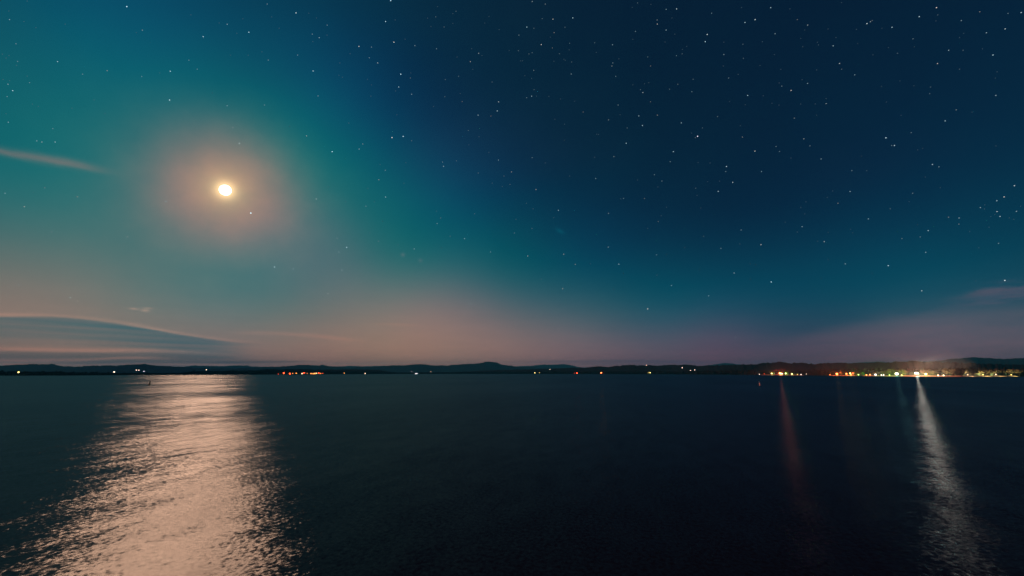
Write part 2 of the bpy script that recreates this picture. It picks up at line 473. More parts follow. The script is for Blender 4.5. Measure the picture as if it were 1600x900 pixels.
# ---------------------------------------------------------------- shoreline
def lerp(pts, x):
    if x <= pts[0][0]: return pts[0][1]
    for (a, b), (c, e) in zip(pts, pts[1:]):
        if x <= c: return b + (e - b) * (x - a) / (c - a)
    return pts[-1][1]
WLINE = [(-200, 587.6), (0, 587), (100, 586.8), (200, 586.2), (300, 585.6), (450, 585.2), (600, 584.5), (750, 584.3), (900, 584.5),
         (1050, 584.9), (1200, 586.0), (1300, 587.0), (1400, 587.9), (1500, 588.7), (1600, 588.4), (1800, 588.6)]
def shore_D(x):
    dd = ray(x, lerp(WLINE, x)); return H * math.hypot(dd.x, dd.y) / -dd.z
def crest(pts, x):          # smooth interpolation of a traced crest
    return lerp(pts, x)

FAR = [(-300, 575), (80, 574), (112, 573.6), (145, 572.5), (270, 573), (285, 573), (300, 571), (320, 571.8), (345, 572), (365, 571), (385, 571), (390, 572.6),
       (420, 573), (450, 573), (495, 572), (503, 571), (515, 572.2), (535, 572.4), (550, 571.4), (565, 572.6), (590, 571.6), (612, 571.5), (700, 572),
       (800, 573), (835, 571), (850, 569.4), (865, 570), (882, 568.4), (895, 571), (905, 573.6), (960, 575), (1060, 574), (1105, 571), (1135, 567), (1150, 568.4),
       (1170, 571), (1300, 570), (1360, 565.3), (1380, 564.8), (1395, 566.9), (1460, 570), (1700, 570), (1900, 571)]
NEARER = [(-300, 573), (0, 571), (40, 569), (80, 569), (90, 571.4), (112, 573.2), (145, 571), (180, 571), (205, 569.4), (222, 568.4), (240, 571), (268, 572.5),
       (290, 574), (330, 575.5), (380, 575), (420, 573.8), (450, 571.6), (465, 570.4), (480, 570), (495, 571.4), (503, 569.6), (515, 572.8), (545, 574.5),
       (590, 573.2), (612, 570.8), (630, 570.6), (658, 568.6), (680, 571.4), (690, 570.4), (697, 571.4), (715, 569.4), (745, 568), (760, 565), (775, 566), (785, 570),
       (810, 572.8), (840, 574.5), (900, 576), (1000, 577), (1200, 578), (1900, 578)]
MID = [(830, 582), (860, 576.5), (880, 575), (920, 574), (938, 572), (950, 573.6), (965, 571.6), (985, 570.4), (1010, 571), (1030, 571), (1060, 570), (1080, 570),
       (1095, 571.6), (1120, 571), (1150, 570), (1160, 570), (1185, 568.8), (1200, 567), (1220, 565.6), (1240, 567.3), (1255, 567), (1275, 568.8), (1295, 567.3),
       (1320, 567), (1340, 567.8), (1360, 566.5), (1385, 566.8), (1405, 565.5), (1425, 564.3), (1450, 565.3), (1465, 565), (1500, 567), (1560, 569), (1650, 571), (1900, 574)]
RIGHT = [(1380, 583), (1430, 572), (1460, 565.5), (1485, 561.7), (1510, 559.4), (1530, 558), (1550, 559.4), (1575, 560.8), (1600, 559.4), (1700, 560), (1900, 563)]
LOW = [(-300, 581.5), (0, 581.2), (60, 581.4), (120, 582.2), (200, 583), (280, 583), (300, 580.5), (400, 578.6), (415, 577), (450, 576.8), (505, 577.8), (540, 577.2),
       (590, 577.6), (603, 580), (620, 582), (700, 582), (740, 580), (780, 578), (840, 577), (880, 577), (960, 577), (1100, 578), (1200, 578), (1400, 577), (1600, 579), (1900, 579)]
rnd = random.Random(3)
def cross(t):                # cross-section from the foot (0) to the crest (1)
    return t * t * (3 - 2 * t)
RIDGES = {}
def land(name, x, D):        # height of a range without its fine jags
    pts, Df, Dr = RIDGES[name]
    df, dr = Df(x), Dr(x)
    t = min(max((D - df) / (dr - df), 0.0), 1.0)
    return 0.3 + max(at(x, crest(pts, x), dr).z, 0.5) * cross(t)
def ridge(name, label, pts, Df, Dr, Db, step, jag, mat):
    """a range of hills: foot at Df(x), crest at Dr(x), back foot at Db(x)"""
    xs = []; x = pts[0][0]; e = pts[-1][0]
    while x <= e: xs.append(x); x += step
    ts = [-0.02, 0.0, 0.08, 0.18, 0.3, 0.42, 0.54, 0.66, 0.78, 0.9, 1.0]
    bs = [0.15, 0.4, 0.7, 1.0]
    vs, fs = [], []
    n = len(ts) + len(bs)
    ph = [rnd.uniform(0, 6.28) for _ in range(6)]
    RIDGES[name] = (pts, Df, Dr)
    for x in xs:
        a = azim(x); df, dr, db = Df(x), Dr(x), Db(x); hr = max(at(x, crest(pts, x), dr).z, 0.5)
        j = sum(math.sin(x * f + p) for f, p in zip((0.21, 0.47, 0.93, 1.7), ph)) * jag * 0.35 + rnd.uniform(-1, 1) * jag
        for t in ts:
            D = df + (dr - df) * t
            w = 0.0
            if t > 0: w = math.sin(math.pi * t) * 0.10 * (math.sin(x * 0.11 + t * 5 + ph[4]) + math.sin(x * 0.037 - t * 9 + ph[5]))
            z = -1.0 if t < 0 else 0.3 + (hr + j) * (cross(t) + w * t * (1 - t))
            vs.append((D * math.sin(a), D * math.cos(a), z))
        for t in bs:
            D = dr + (db - dr) * t
            vs.append((D * math.sin(a), D * math.cos(a), (hr + j) * (1 - cross(t)) - 0.6 * t))
    for i in range(len(xs) - 1):
        for k in range(n - 1):
            a = i * n + k; fs.append((a, a + n, a + n + 1, a + 1))
    return tag(meshobj(name, from_data(name, vs, fs, mat, True)), label, kind='structure')
ridge('far_hills', 'farthest pale blue mountain range along the horizon', FAR, lambda x: 11500, lambda x: 13800, lambda x: 15200, 2, 6.0, M_hill)
ridge('blue_hills', 'dark blue mountain range with a rounded summit near the middle', NEARER, lambda x: 6500, lambda x: 8800, lambda x: 10500, 2, 5.0, M_hill)
ridge('right_hill', 'broad dark hill behind the brightly lit right shore', RIGHT, lambda x: 5200, lambda x: 7600, lambda x: 8800, 2, 3.5, M_hill)
ridge('wooded_ridge', 'long black wooded ridge behind the middle and right shore', MID, lambda x: shore_D(x) + 450, lambda x: max(2700, shore_D(x) + 800), lambda x: max(3500, shore_D(x) + 1500), 2, 2.6, M_hill)
ridge('shore_land', 'low dark wooded land along the waterline', LOW, shore_D, lambda x: shore_D(x) + 420, lambda x: shore_D(x) + 880, 4, 1.2, M_hill)

# lit shingle beaches below the lamps
def beach(label, x0, x1, width, hgt):
    vs, fs = [], []; n = 5; x = x0; k = 0; m = int((x1 - x0) / 2)
    for i in range(m + 1):
        x = x0 + (x1 - x0) * i / m; a = azim(x); D0 = shore_D(x) - 6 + rnd.uniform(-1.2, 1.2)
        fade = min(1.0, i / 3.0, (m - i) / 3.0)
        for t, z in ((-0.1, -0.6), (0.0, 0.05), (0.35, 0.45), (0.8, 1.0), (1.0, 0.85)):
            D = D0 + width * t
            vs.append((D * math.sin(a), D * math.cos(a), z * hgt * (0.35 + 0.65 * fade) + rnd.uniform(-0.05, 0.05)))
    for i in range(m):
        for q in range(n - 1):
            a = i * n + q; fs.append((a, a + n, a + n + 1, a + 1))
    tag(meshobj('beach', from_data('beach', vs, fs, M_sand, True)), label, kind='structure')
beach('long pale beach lit by the brightest floodlight', 1404, 1590, 26, 2.3)
beach('thin shingle beach under the red harbour lamp', 1188, 1256, 22, 1.6)
beach('thin shingle beach under the red lamps beside the green tree', 1294, 1340, 22, 1.6)
beach('low shingle beach between the small white shore lamps', 1346, 1400, 22, 1.4)

# ---------------------------------------------------------------- trees
def crown_mesh(name, seed, w, h, lobes, n, leaf, mat):
    """leaf clumps scattered through several lobes; unit tree of height 1"""
    r = random.Random(seed); L = []
    for i in range(lobes):
        a = 2 * math.pi * i / lobes + r.uniform(-0.5, 0.5); q = r.uniform(0.15, 0.55) * w
        L.append((q * math.cos(a), q * math.sin(a), r.uniform(0.42, 0.80) * h, r.uniform(0.16, 0.27) * w + 0.04))
    L.append((r.uniform(-0.05, 0.05), 0, 0.82 * h, 0.2 * w + 0.03))
    vs, fs = [], []
    for i in range(n):
        cx, cy, cz, cr = r.choice(L)
        p = Vector((r.gauss(0, 1), r.gauss(0, 1), r.gauss(0, 0.85))).normalized() * cr * (0.55 + 0.5 * r.random())
        p += Vector((cx, cy, cz))
        a = Vector((r.gauss(0, 1), r.gauss(0, 1), r.gauss(0, 1))).normalized(); b = a.orthogonal().normalized()
        sz = leaf * r.uniform(0.6, 1.3)
        k = len(vs); c = a.cross(b)
        for s, t in ((-1, -0.7), (1, -0.7), (0.9, 0.8), (-0.8, 0.9)):
            q = p + b * s * sz + c * t * sz + a * sz * 0.25 * s * t
            vs.append(tuple(q))
        fs.append((k, k + 1, k + 2, k + 3))
    return from_data(name, vs, fs, mat), L
def trunk_mesh(name, L, mat):
    m = MB()
    m.bar((0, 0, -0.02), (0.01, 0, 0.34), 0.028, 0.02, 7)
    for cx, cy, cz, cr in L:
        m.bar((0.01, 0, 0.30), (cx * 0.85, cy * 0.85, cz), 0.014, 0.005, 5)
    return m.mesh(name, mat)
TREE = []
for i, (w, h, lo, n, lf) in enumerate(((0.75, 1.0, 7, 420, 0.034), (0.6, 1.0, 6, 380, 0.032), (0.9, 0.95, 9, 480, 0.036), (0.5, 1.0, 6, 340, 0.03))):
    cm, L = crown_mesh('crown', 40 + i, w, h, lo, n, lf, M_leaf)
    TREE.append((cm, trunk_mesh('trunk', L, M_bark), w))
def tree(x, ytop, wpx, kind, back, label, group):
    D = shore_D(x) + back
    g = land('shore_land', x, D) - 0.2
    top = at(x, ytop, D); h = top.z - g
    o = empty('shore_tree', (top.x, top.y, g))
    o.rotation_euler = (0, 0, rnd.uniform(0, 6.28))
    cm, tm, w = TREE[kind]
    W_ = wpx * D / math.hypot(x - 800, 615.0) / (w * 1.05)
    o.scale = (W_, W_, h)
    meshobj('trunk', tm, o); meshobj('crown', cm, o)
    tag(o, label, 'tree', group)
    return o
G1 = 'trees lit by the shore lamps'
T_ = [
 (1342, 580.3, 9, 0, 16, 'small tree glowing green right of the red lamp row'),
 (1371, 578.6, 10, 1, 20, 'round tree behind the small white lamp on the right shore'),
 (1380, 579.3, 7, 3, 15, 'narrow green tree left of the yellow-green lit grove'),
 (1388, 577.0, 11, 0, 22, 'first tree of the yellow-green lit grove, on its left edge'),
 (1396, 575.3, 11, 2, 26, 'tallest tree of the yellow-green lit grove'),
 (1406, 576.0, 12, 0, 22, 'broad tree behind the white lamp of the yellow-green grove'),
 (1414, 578.0, 9, 1, 18, 'lower tree between the yellow-green grove and the brightest floodlight'),
 (1443, 577.5, 9, 1, 18, 'tree just right of the brightest floodlight'),
 (1451, 577.0, 11, 0, 20, 'bright green tree behind the yellow lamp right of the floodlight'),
 (1460, 578.3, 9, 3, 17, 'thin tree between the yellow lamp and the pale beach trees'),
 (1477, 575.0, 10, 0, 20, 'tall pale tree at the left end of the beach tree row'),
 (1486, 575.2, 12, 2, 22, 'widest of the tall pale beach trees'),
 (1494, 577.3, 9, 1, 19, 'pale leafy tree right of the widest beach tree'),
 (1503, 578.0, 10, 0, 19, 'low pale tree in the middle of the beach row'),
 (1510, 577.9, 8, 1, 20, 'small round pale tree before the gap in the beach row'),
 (1517, 582.0, 10, 2, 15, 'very low bush-like tree in the gap of the beach row'),
 (1531, 579.0, 10, 0, 18, 'first tree after the gap in the beach row'),
 (1539, 577.5, 11, 1, 20, 'second tree after the gap in the beach row'),
 (1547, 576.8, 12, 2, 22, 'broad olive tree in the right half of the beach row'),
 (1555, 576.0, 12, 0, 24, 'tall olive tree with a dark flank in the beach row'),
 (1566, 576.3, 8, 3, 20, 'slender half-dark tree near the right end of the beach row'),
 (1575, 576.0, 7, 3, 20, 'slender tree third from the right end of the beach row'),
 (1583, 575.5, 8, 1, 20, 'tall tree second from the right end of the beach row'),
 (1590, 576.0, 7, 3, 19, 'rightmost lit tree where the beach ends'),
 (1205, 579.0, 9, 0, 20, 'dim tree behind the yellow lamp left of the red harbour lamp'),
 (1213, 577.0, 10, 1, 22, 'reddish tree just left of the red harbour lamp'),
 (1223, 576.4, 10, 2, 22, 'reddish tree just right of the red harbour lamp'),
 (1231, 578.0, 9, 0, 20, 'dim tree behind the green lamp at the harbour'),
 (1303, 579.0, 9, 1, 20, 'reddish tree left of the first lamp in the red row'),
 (1312, 578.0, 10, 0, 22, 'reddish tree right of the first lamp in the red row'),
 (1322, 578.6, 9, 2, 20, 'reddish tree behind the middle of the red lamp row'),
 (1332, 578.8, 9, 1, 20, 'reddish tree at the right end of the red lamp row'),
]
for t in T_: tree(*t[:5], t[5], G1)
# the unlit wood along the rest of the shore reads as one mass
def blob_tree(mb, base, h, w, r):
    rings = [(0.0, 0.28), (0.22, 0.8), (0.5, 1.0), (0.75, 0.7), (0.93, 0.3)]
    b = len(mb.v); seg = 6; a0 = r.uniform(0, 6)
    for z, k in rings:
        for i in range(seg):
            a = a0 + 2 * math.pi * i / seg; q = w / 2 * k * r.uniform(0.65, 1.25)
            mb.v.append((base[0] + q * math.cos(a), base[1] + q * math.sin(a), base[2] + h * z * r.uniform(0.93, 1.07)))
    mb.v.append((base[0], base[1], base[2] + h))
    for k in range(len(rings) - 1):
        for i in range(seg):
            p, q = b + k * seg + i, b + k * seg + (i + 1) % seg
            mb.f.append((p, q, q + seg, p + seg))
    l = b + (len(rings) - 1) * seg
    for i in range(seg): mb.f.append((l + i, l + (i + 1) % seg, len(mb.v) - 1))
wood = MB(); x = -260.0
while x < 1860:
    if 40 < x < 1700: stepx = 1.1
    else: stepx = 1.8
    for row in range(3):
        D = shore_D(x) + 34 + row * 45 + rnd.uniform(-12, 12)
        g = land('shore_land', x, D)
        hh = at(x, lerp(LOW, x), shore_D(x) + 80).z * rnd.uniform(0.6, 1.05)
        hh = min(max(hh, 3.0), 13.0)
        if rnd.random() < 0.12: hh *= 1.3
        a = azim(x + rnd.uniform(-0.8, 0.8))
        blob_tree(wood, (D * math.sin(a), D * math.cos(a), g - 0.3), hh, hh * rnd.uniform(0.5, 0.85), rnd)
    x += stepx
tag(meshobj('shore_wood', wood.mesh('shore_wood', M_wood)), 'dark unbroken wood along the far waterline', kind='stuff')

# ---------------------------------------------------------------- lamps on the shore
pm = MB(); pm.ring_tube([((0, 0, -0.05), 0.16), ((0, 0, 0.04), 0.16), ((0, 0, 0.05), 0.10), ((0, 0, 1.0), 0.06)], 8)
ME_pole = pm.mesh('pole', M_pole, True)
cm = MB(); cm.ring_tube([((0, 0, 0.62), 0.95), ((0, 0, 0.82), 0.7), ((0, 0, 1.15), 0.18)], 10)
ME_cap = cm.mesh('cap', M_cap)
ME_globe = ico('globe', 2, 1.0, M_lamp)
def point(name, parent, p, power, col, radius):
    l = bpy.data.lights.new(name, 'POINT'); l.energy = power; l.color = col; l.shadow_soft_size = radius
    o = bpy.data.objects.new(name, l); COL.objects.link(o); o.location = p
    if parent: o.parent = parent
    return o
def fill_spot(name, parent, p, power, col, yaw=0.0):     # added spot at a lamp, turned from the water: brightens trees and bank
    l = bpy.data.lights.new(name, 'SPOT'); l.energy = power; l.color = col; l.shadow_soft_size = 0.5
    l.spot_size = math.radians(165); l.spot_blend = 0.6
    o = bpy.data.objects.new(name, l); COL.objects.link(o); o.location = p; o.parent = parent
    o.rotation_euler = (math.radians(84), 0, yaw)
    return o
RED, ORA, YEL, WHI, GRN, PCH, COO = ((1, 0.06, 0.015), (1, 0.30, 0.06), (1, 0.80, 0.22), (1, 0.88, 0.72), (0.65, 1, 0.22), (1, 0.66, 0.42), (0.75, 0.85, 1))
def lamp(x, y, col, strength, rad, label, group=None, power=0.0, back=4.0, hill=None, pcol=None):
    if hill:
        pts, Df, Dr = RIDGES[hill]
        D = Df(x)
        while D < Dr(x) and at(x, y, D).z - land(hill, x, D) > 7.0: D += 20
    else: D = shore_D(x) + back
    p = at(x, y, D); g = (land(hill, x, D) if hill else max(land('shore_land', x, D), 0.6)) - 0.1
    rad *= 1.25; strength *= 1.3
    hz_ = max(p.z - g, 2.2)
    o = empty('shore_lamp', (p.x, p.y, g))
    o.rotation_euler = (0, 0, math.atan2(-p.x, p.y) )
    q = meshobj('pole', ME_pole, o); q.scale = (1, 1, hz_ - rad * 0.8)
    c = meshobj('cap', ME_cap, o, (0, 0, hz_)); c.scale = (rad,) * 3
    b = meshobj('globe', ME_globe, o, (0, 0, hz_)); b.scale = (rad,) * 3
    b.color = tuple(k * strength for k in col) + (1,)
    tag(o, label, 'lamp', group)
    if power: fill_spot('lamp_light', o, (0, -rad - 1.0, hz_), power * 1.8, pcol or col)
    return o
GL = 'lamps along the far shore'
# far left
lamp(29, 581.5, YEL, 5, 1.3, 'lone yellowish lamp at the far left shore')
lamp(178.5, 581, WHI, 5, 1.3, 'white lamp left of the moon path under the blue hills', hill='shore_land')
lamp(213, 578.4, WHI, 4, 1.1, 'left one of the close white lamp pair above the dark buoy', hill='shore_land')
lamp(217, 578.4, WHI, 4, 1.1, 'right one of the close white lamp pair above the dark buoy', hill='shore_land')
lamp(225, 580.2, COO, 2, 1.1, 'faint lamp right of the close white pair')
lamp(322.5, 577.8, WHI, 5, 1.2, 'white hillside lamp just above the moon path', hill='shore_land')
# red and orange village
for i, (x, y, c, s, r, t) in enumerate([
 (435, 584.4, RED, 2, 1.2, 'dim red lamp at the left end of the red village lights'),
 (443.4, 583, RED, 18, 2.2, 'bright red lamp, first large one of the village lights'),
 (453, 583.6, RED, 16, 2.0, 'bright red lamp, second large one of the village lights'),
 (457.4, 583.4, ORA, 4, 1.1, 'small orange lamp touching the second large red lamp'),
 (463, 583.2, ORA, 7, 1.4, 'orange lamp left of the gap in the village lights'),
 (472, 583.6, PCH, 8, 1.6, 'pale orange lamp right of the gap in the village lights'),
 (475, 582.4, RED, 14, 1.6, 'red lamp set just above the pale orange village lamp'),
 (480, 583.4, ORA, 2.5, 1.3, 'dim orange lamp before the dense end of the village lights'),
 (486, 583.6, ORA, 7, 1.6, 'orange lamp opening the dense right end of the village lights'),
 (489.3, 583.8, ORA, 9, 1.5, 'orange lamp second in the dense right end of the village lights'),
 (492, 583.5, ORA, 12, 1.8, 'brightest orange lamp of the village lights'),
 (494.6, 583, PCH, 9, 1.5, 'yellowish orange lamp right of the brightest village lamp'),
 (498, 582.8, RED, 16, 1.7, 'red-orange lamp near the right end of the village lights'),
 (501, 583.4, ORA, 5, 1.3, 'small orange lamp next to last of the village lights'),
 (504.3, 583.2, RED, 4, 1.2, 'dim red lamp at the right end of the village lights')]):
    lamp(x, y, c, s, r, t, 'red and orange village lamps', power={1: 9e3, 2: 9e3, 10: 1.5e4, 12: 1.2e4}.get(i, 0.0))
lamp(538, 583, ORA, 7, 1.4, 'small orange lamp alone right of the village lights')
lamp(570.6, 583.4, PCH, 10, 1.7, 'pale orange lamp at the tip of the dark wooded point')
lamp(643.4, 580.4, COO, 3, 1.6, 'faint bluish lamp above the bright white middle lamp', hill='shore_land')
lamp(649.8, 583.6, COO, 14, 2.4, 'bright white lamp at the waterline left of the middle')
lamp(652, 583.6, COO, 6, 1.6, 'small lamp touching the bright white middle lamp')
lamp(673.2, 580.6, PCH, 3, 1.6, 'faint pinkish lamp in the middle of the far shore', hill='shore_land')
lamp(835.6, 582.6, YEL, 9, 2.0, 'pale yellow lamp at the start of the black middle ridge')
lamp(843, 582.3, YEL, 2.0, 1.8, 'dim olive lamp beside the pale yellow one')
lamp(859.2, 577.4, WHI, 4, 1.6, 'faint white lamp up on the black middle ridge', hill='shore_land')
lamp(901.6, 583, RED, 26, 2.6, 'red lamp with a pale core on the middle shore', power=8e3)
lamp(898, 583, RED, 3, 1.4, 'dim red lamp touching the pale-cored red one')
lamp(939.4, 582.3, (1, 0.13, 0.03), 26, 3.4, 'large orange-red lamp alone on the middle shore', power=2.5e4)
lamp(947, 580, YEL, 2.5, 1.2, 'upper one of two dim lamps right of the large orange-red lamp', hill='shore_land')
lamp(950.4, 581.3, YEL, 3, 1.3, 'lower one of two dim lamps right of the large orange-red lamp', hill='shore_land')
lamp(1016, 582.2, YEL, 8, 1.7, 'yellow-white lamp right of the middle of the shore')
lamp(1013, 582.3, YEL, 2.5, 1.2, 'dim lamp touching the yellow-white one')
lamp(1010, 570.5, PCH, 3, 2.2, 'tiny pinkish lamp on the skyline of the black ridge', hill='wooded_ridge')
lamp(1066, 574.6, WHI, 3, 2.0, 'tiny white lamp high on the black ridge', hill='wooded_ridge')
lamp(1078.8, 578.6, WHI, 2.5, 1.3, 'left one of two faint lamps on the black slope')
lamp(1085.6, 578, WHI, 3.5, 1.3, 'right one of two faint lamps on the black slope')
# red harbour group
GH = 'lamps of the red harbour group'
lamp(1186.7, 585.2, WHI, 6, 0.9, 'white lamp low at the left end of the harbour group', GH)
lamp(1194, 584, RED, 3, 0.8, 'faint red lamp at the left of the harbour group', GH)
lamp(1205.8, 583.4, YEL, 11, 1.5, 'yellow lamp left of the great red harbour lamp', GH, 4e4)
lamp(1218.8, 583.0, (1, 0.34, 0.10), 22, 2.9, 'great red harbour lamp with a white core', GH, 4.5e5, pcol=(1, 0.10, 0.02))
lamp(1221.8, 583.8, (1, 0.55, 0.28), 12, 1.6, 'white-orange lamp touching the great red harbour lamp', GH)
lamp(1227.7, 583.4, GRN, 9, 1.6, 'green-yellow lamp right of the great red harbour lamp', GH, 4e4)
lamp(1237.5, 584.2, YEL, 12, 1.5, 'pale yellow lamp further right in the harbour group', GH, 2e4)
lamp(1246, 585, YEL, 3, 0.8, 'dim yellow lamp near the right end of the harbour group', GH)
lamp(1251.6, 585, WHI, 5, 0.8, 'small white lamp at the right end of the harbour group', GH)
lamp(1260, 584.4, WHI, 2, 0.7, 'faint lamp apart on the right of the harbour group', GH)
# red row
GR = 'lamps of the second red row'
lamp(1297, 586.2, ORA, 4, 0.8, 'dim orange lamp at the left end of the second red row', GR)
lamp(1307.5, 584, (1, 0.22, 0.05), 40, 1.7, 'brightest orange-red lamp of the second red row', GR, 1.2e5, pcol=(1, 0.10, 0.02))
lamp(1322.5, 584, (1, 0.22, 0.05), 30, 1.2, 'orange-red lamp in the middle of the second red row', GR, 6e4, pcol=(1, 0.10, 0.02))
lamp(1328.4, 583.2, YEL, 20, 1.1, 'yellow-white lamp standing among the red row', GR, 1.5e4)
lamp(1329.6, 585.4, ORA, 10, 0.8, 'low orange lamp below the yellow-white one', GR)
lamp(1332.8, 583.3, RED, 20, 1.1, 'pure red lamp at the right end of the second red row', GR, 4e4)
# green, white and the great floodlight
lamp(1341.4, 585.3, GRN, 6, 0.9, 'green lamp under the small glowing tree', None, 3.5e4, back=2, pcol=(0.25, 1, 0.10))
lamp(1354, 586.5, ORA, 10, 0.9, 'low orange lamp right of the green lit tree', None, 6e3)
lamp(1359.4, 585.4, (1, 0.16, 0.04), 16, 1.0, 'orange-red lamp above the low orange one', None, 1.2e4)
lamp(1368, 585.2, WHI, 12, 1.4, 'white lamp with a soft halo before the round tree', None, 5e4)
lamp(1377.3, 587, WHI, 9, 0.8, 'left one of two low white lamps by the narrow green tree', None, 6e3, pcol=(0.3, 1, 0.12))
lamp(1380.8, 587, WHI, 9, 0.8, 'right one of two low white lamps by the narrow green tree')
lamp(1390, 586.6, GRN, 4, 0.8, 'small green lamp under the left of the yellow-green grove', None, 4e4, pcol=(0.35, 1, 0.10))
lamp(1401, 583.9, (1, 0.92, 0.72), 14, 2.3, 'white lamp in front of the yellow-green grove', None, 1.5e5, pcol=(0.55, 1, 0.12))
lamp(1409, 586.6, YEL, 5, 0.8, 'small yellow lamp between the grove and the floodlight', None, 1e4, pcol=(0.6, 1, 0.15))
lamp(1512, 585.4, PCH, 3, 0.7, 'small peach lamp by the low bush in the gap of the tree row', None, 6e4, pcol=(1, 0.66, 0.38))
lamp(1446.5, 584.3, YEL, 12, 1.5, 'yellow lamp just right of the great floodlight', None, 6e4, pcol=(0.65, 1, 0.15))
lamp(1466, 586.9, PCH, 8, 0.8, 'peach lamp low on the beach, left one of a pair', None, 2e4)
lamp(1474.5, 587.2, PCH, 8, 0.8, 'peach lamp low on the beach, right one of a pair', None, 3e4)
lamp(1536, 585.2, YEL, 4, 0.7, 'small olive lamp on the beach before the right tree half', None, 7e4, pcol=(1, 0.72, 0.30))
lamp(1556, 585.0, PCH, 4, 0.7, 'small peach lamp on the beach below the tall olive tree', None, 7e4, pcol=(1, 0.72, 0.34))
lamp(1580, 585.4, YEL, 3, 0.7, 'last small lamp at the right end of the beach', None, 5e4, pcol=(1, 0.78, 0.30))
# the great floodlight mast
def floodlight(x, y):
    D = shore_D(x) + 2; p = at(x, y, D); g = 0.6; hz_ = p.z - g
    o = empty('floodlight_mast', (p.x, p.y, g)); o.rotation_euler = (0, 0, math.atan2(-p.x, p.y))
    m = MB(); m.ring_tube([((0, 0, -0.2), 0.45), ((0, 0, 0.3), 0.45), ((0, 0, 0.32), 0.25), ((0, 0, hz_ + 1.5), 0.15)], 10)
    meshobj('mast', m.mesh('mast', M_pole, True), o)
    m = MB(); m.box((0, 0, hz_ - 1.0), (6.4, 0.2, 0.2)); m.box((0, 0, hz_ + 1.2), (5.0, 0.2, 0.2))
    meshobj('crossbar', m.mesh('crossbar', M_pole), o)
    hm = MB(); hm.ring_tube([((0, 0, 0), 0.95), ((0, 0, 0.25), 1.0), ((0, 0, 0.9), 0.35)], 12)
    hme = hm.mesh('flood_head', M_cap)
    gme = MB(); gme.ring_tube([((0, 0, -0.12), 0.6), ((0, 0, -0.03), 0.9)], 12); gme = gme.mesh('lens', M_lamp, True)
    for px, pz in ((-2.6, -1.0), (-0.9, -1.0), (0.9, -1.0), (2.6, -1.0), (-1.7, 1.2), (0, 1.2), (1.7, 1.2)):
        h = meshobj('flood_head', hme, o, (px, -0.5, hz_ + pz)); h.rotation_euler = (math.radians(-80), 0, 0)
        h.scale = (1, 1, 1)
        l = meshobj('lens', gme, h); l.color = (60, 46, 33, 1)
    tag(o, 'tall mast with the brightest white floodlights on the right shore', 'floodlight')
    point('flood_light', o, (0, -3.2, hz_), 2.1e5, (1.0, 0.27, 0.18), 1.5)
    fill_spot('bank_fill', o, (0, -3.4, hz_ + 0.5), 6e5, (1.0, 0.66, 0.38))  # added fill spots: brighten beach and trees without a streak on the lake
    fill_spot('bank_fill', o, (0, -3.4, hz_ + 0.8), 1.5e6, (1.0, 0.66, 0.40), math.radians(-62))
    return o
floodlight(1432, 583.2)
for o in COL.objects:
    if o.name.startswith('shore_lamp') and o.get('label', '').startswith('great red'):
        point('lamp_light', o, (0, -5, 2.5), 6e4, (1.0, 0.03, 0.025), 1.0)

# ---------------------------------------------------------------- buoys
def on_water(x, y):
    d_ = ray(x, y); k = -H / d_.z; return Vector((d_.x * k, d_.y * k, 0)), k
p, k = on_water(232.8, 601.6)
s = 5.6 * k / math.hypot(math.hypot(567, 600), 150)          # visible height in metres
o = empty('spar_buoy', (p.x, p.y, 0)); o.rotation_euler = (0, math.radians(9), math.atan2(-p.x, p.y))
m = MB(); m.ring_tube([((0, 0, -0.6), 0.16 * s), ((0, 0, 0.0), 0.20 * s), ((0, 0, 0.30 * s), 0.20 * s), ((0, 0, 0.40 * s), 0.15 * s), ((0, 0, 0.82 * s), 0.12 * s), ((0, 0, 0.9 * s), 0.05 * s)], 12)
meshobj('hull', m.mesh('hull', M_buoyk, True), o)
m = MB(); m.ring_tube([((0, 0, 0.86 * s), 0.10 * s), ((0, 0, 0.90 * s), 0.15 * s), ((0, 0, 1.0 * s), 0.13 * s), ((0, 0, 1.04 * s), 0.04 * s)], 10)
meshobj('topmark', m.mesh('topmark', M_buoyk, True), o)
m = MB(); m.ring_tube([((0, 0, -0.1), 0.27 * s), ((0, 0, 0.10 * s), 0.28 * s), ((0, 0, 0.14 * s), 0.2 * s)], 12)
meshobj('float_collar', m.mesh('float_collar', M_buoyk, True), o)
tag(o, 'dark leaning spar buoy standing in the bright moon path', 'buoy')
p, k = on_water(1188.2, 602.3)
s = 6.0 * k / math.hypot(math.hypot(388, 600), 150)
o = empty('marker_buoy', (p.x, p.y, 0)); o.rotation_euler = (0, math.radians(-7), math.atan2(-p.x, p.y))
m = MB(); m.ring_tube([((0, 0, -0.6), 0.17 * s), ((0, 0, 0), 0.20 * s), ((0, 0, 0.62 * s), 0.19 * s), ((0, 0, 0.66 * s), 0.10 * s)], 14)
meshobj('hull', m.mesh('hull', M_buoyw, True), o)
m = MB(); m.ring_tube([((0, 0, 0.30 * s), 0.203 * s), ((0, 0, 0.38 * s), 0.202 * s)], 14, closed=False)
meshobj('band', m.mesh('band', M_buoyo, True), o)
m = MB(); m.bar((0, 0, 0.62 * s), (-0.03 * s, 0, 0.82 * s), 0.05 * s, 0.05 * s, 8); m.box((-0.10 * s, 0, 0.90 * s), (0.32 * s, 0.2 * s, 0.2 * s))
meshobj('topmark', m.mesh('topmark', M_buoyw), o)
m = MB(); m.ring_tube([((0, 0, -0.1), 0.26 * s), ((0, 0, 0.07 * s), 0.28 * s), ((0, 0, 0.11 * s), 0.2 * s)], 14)
meshobj('float_collar', m.mesh('float_collar', M_buoyw, True), o)
tag(o, 'small white marker buoy floating in front of the red harbour lamp', 'buoy')

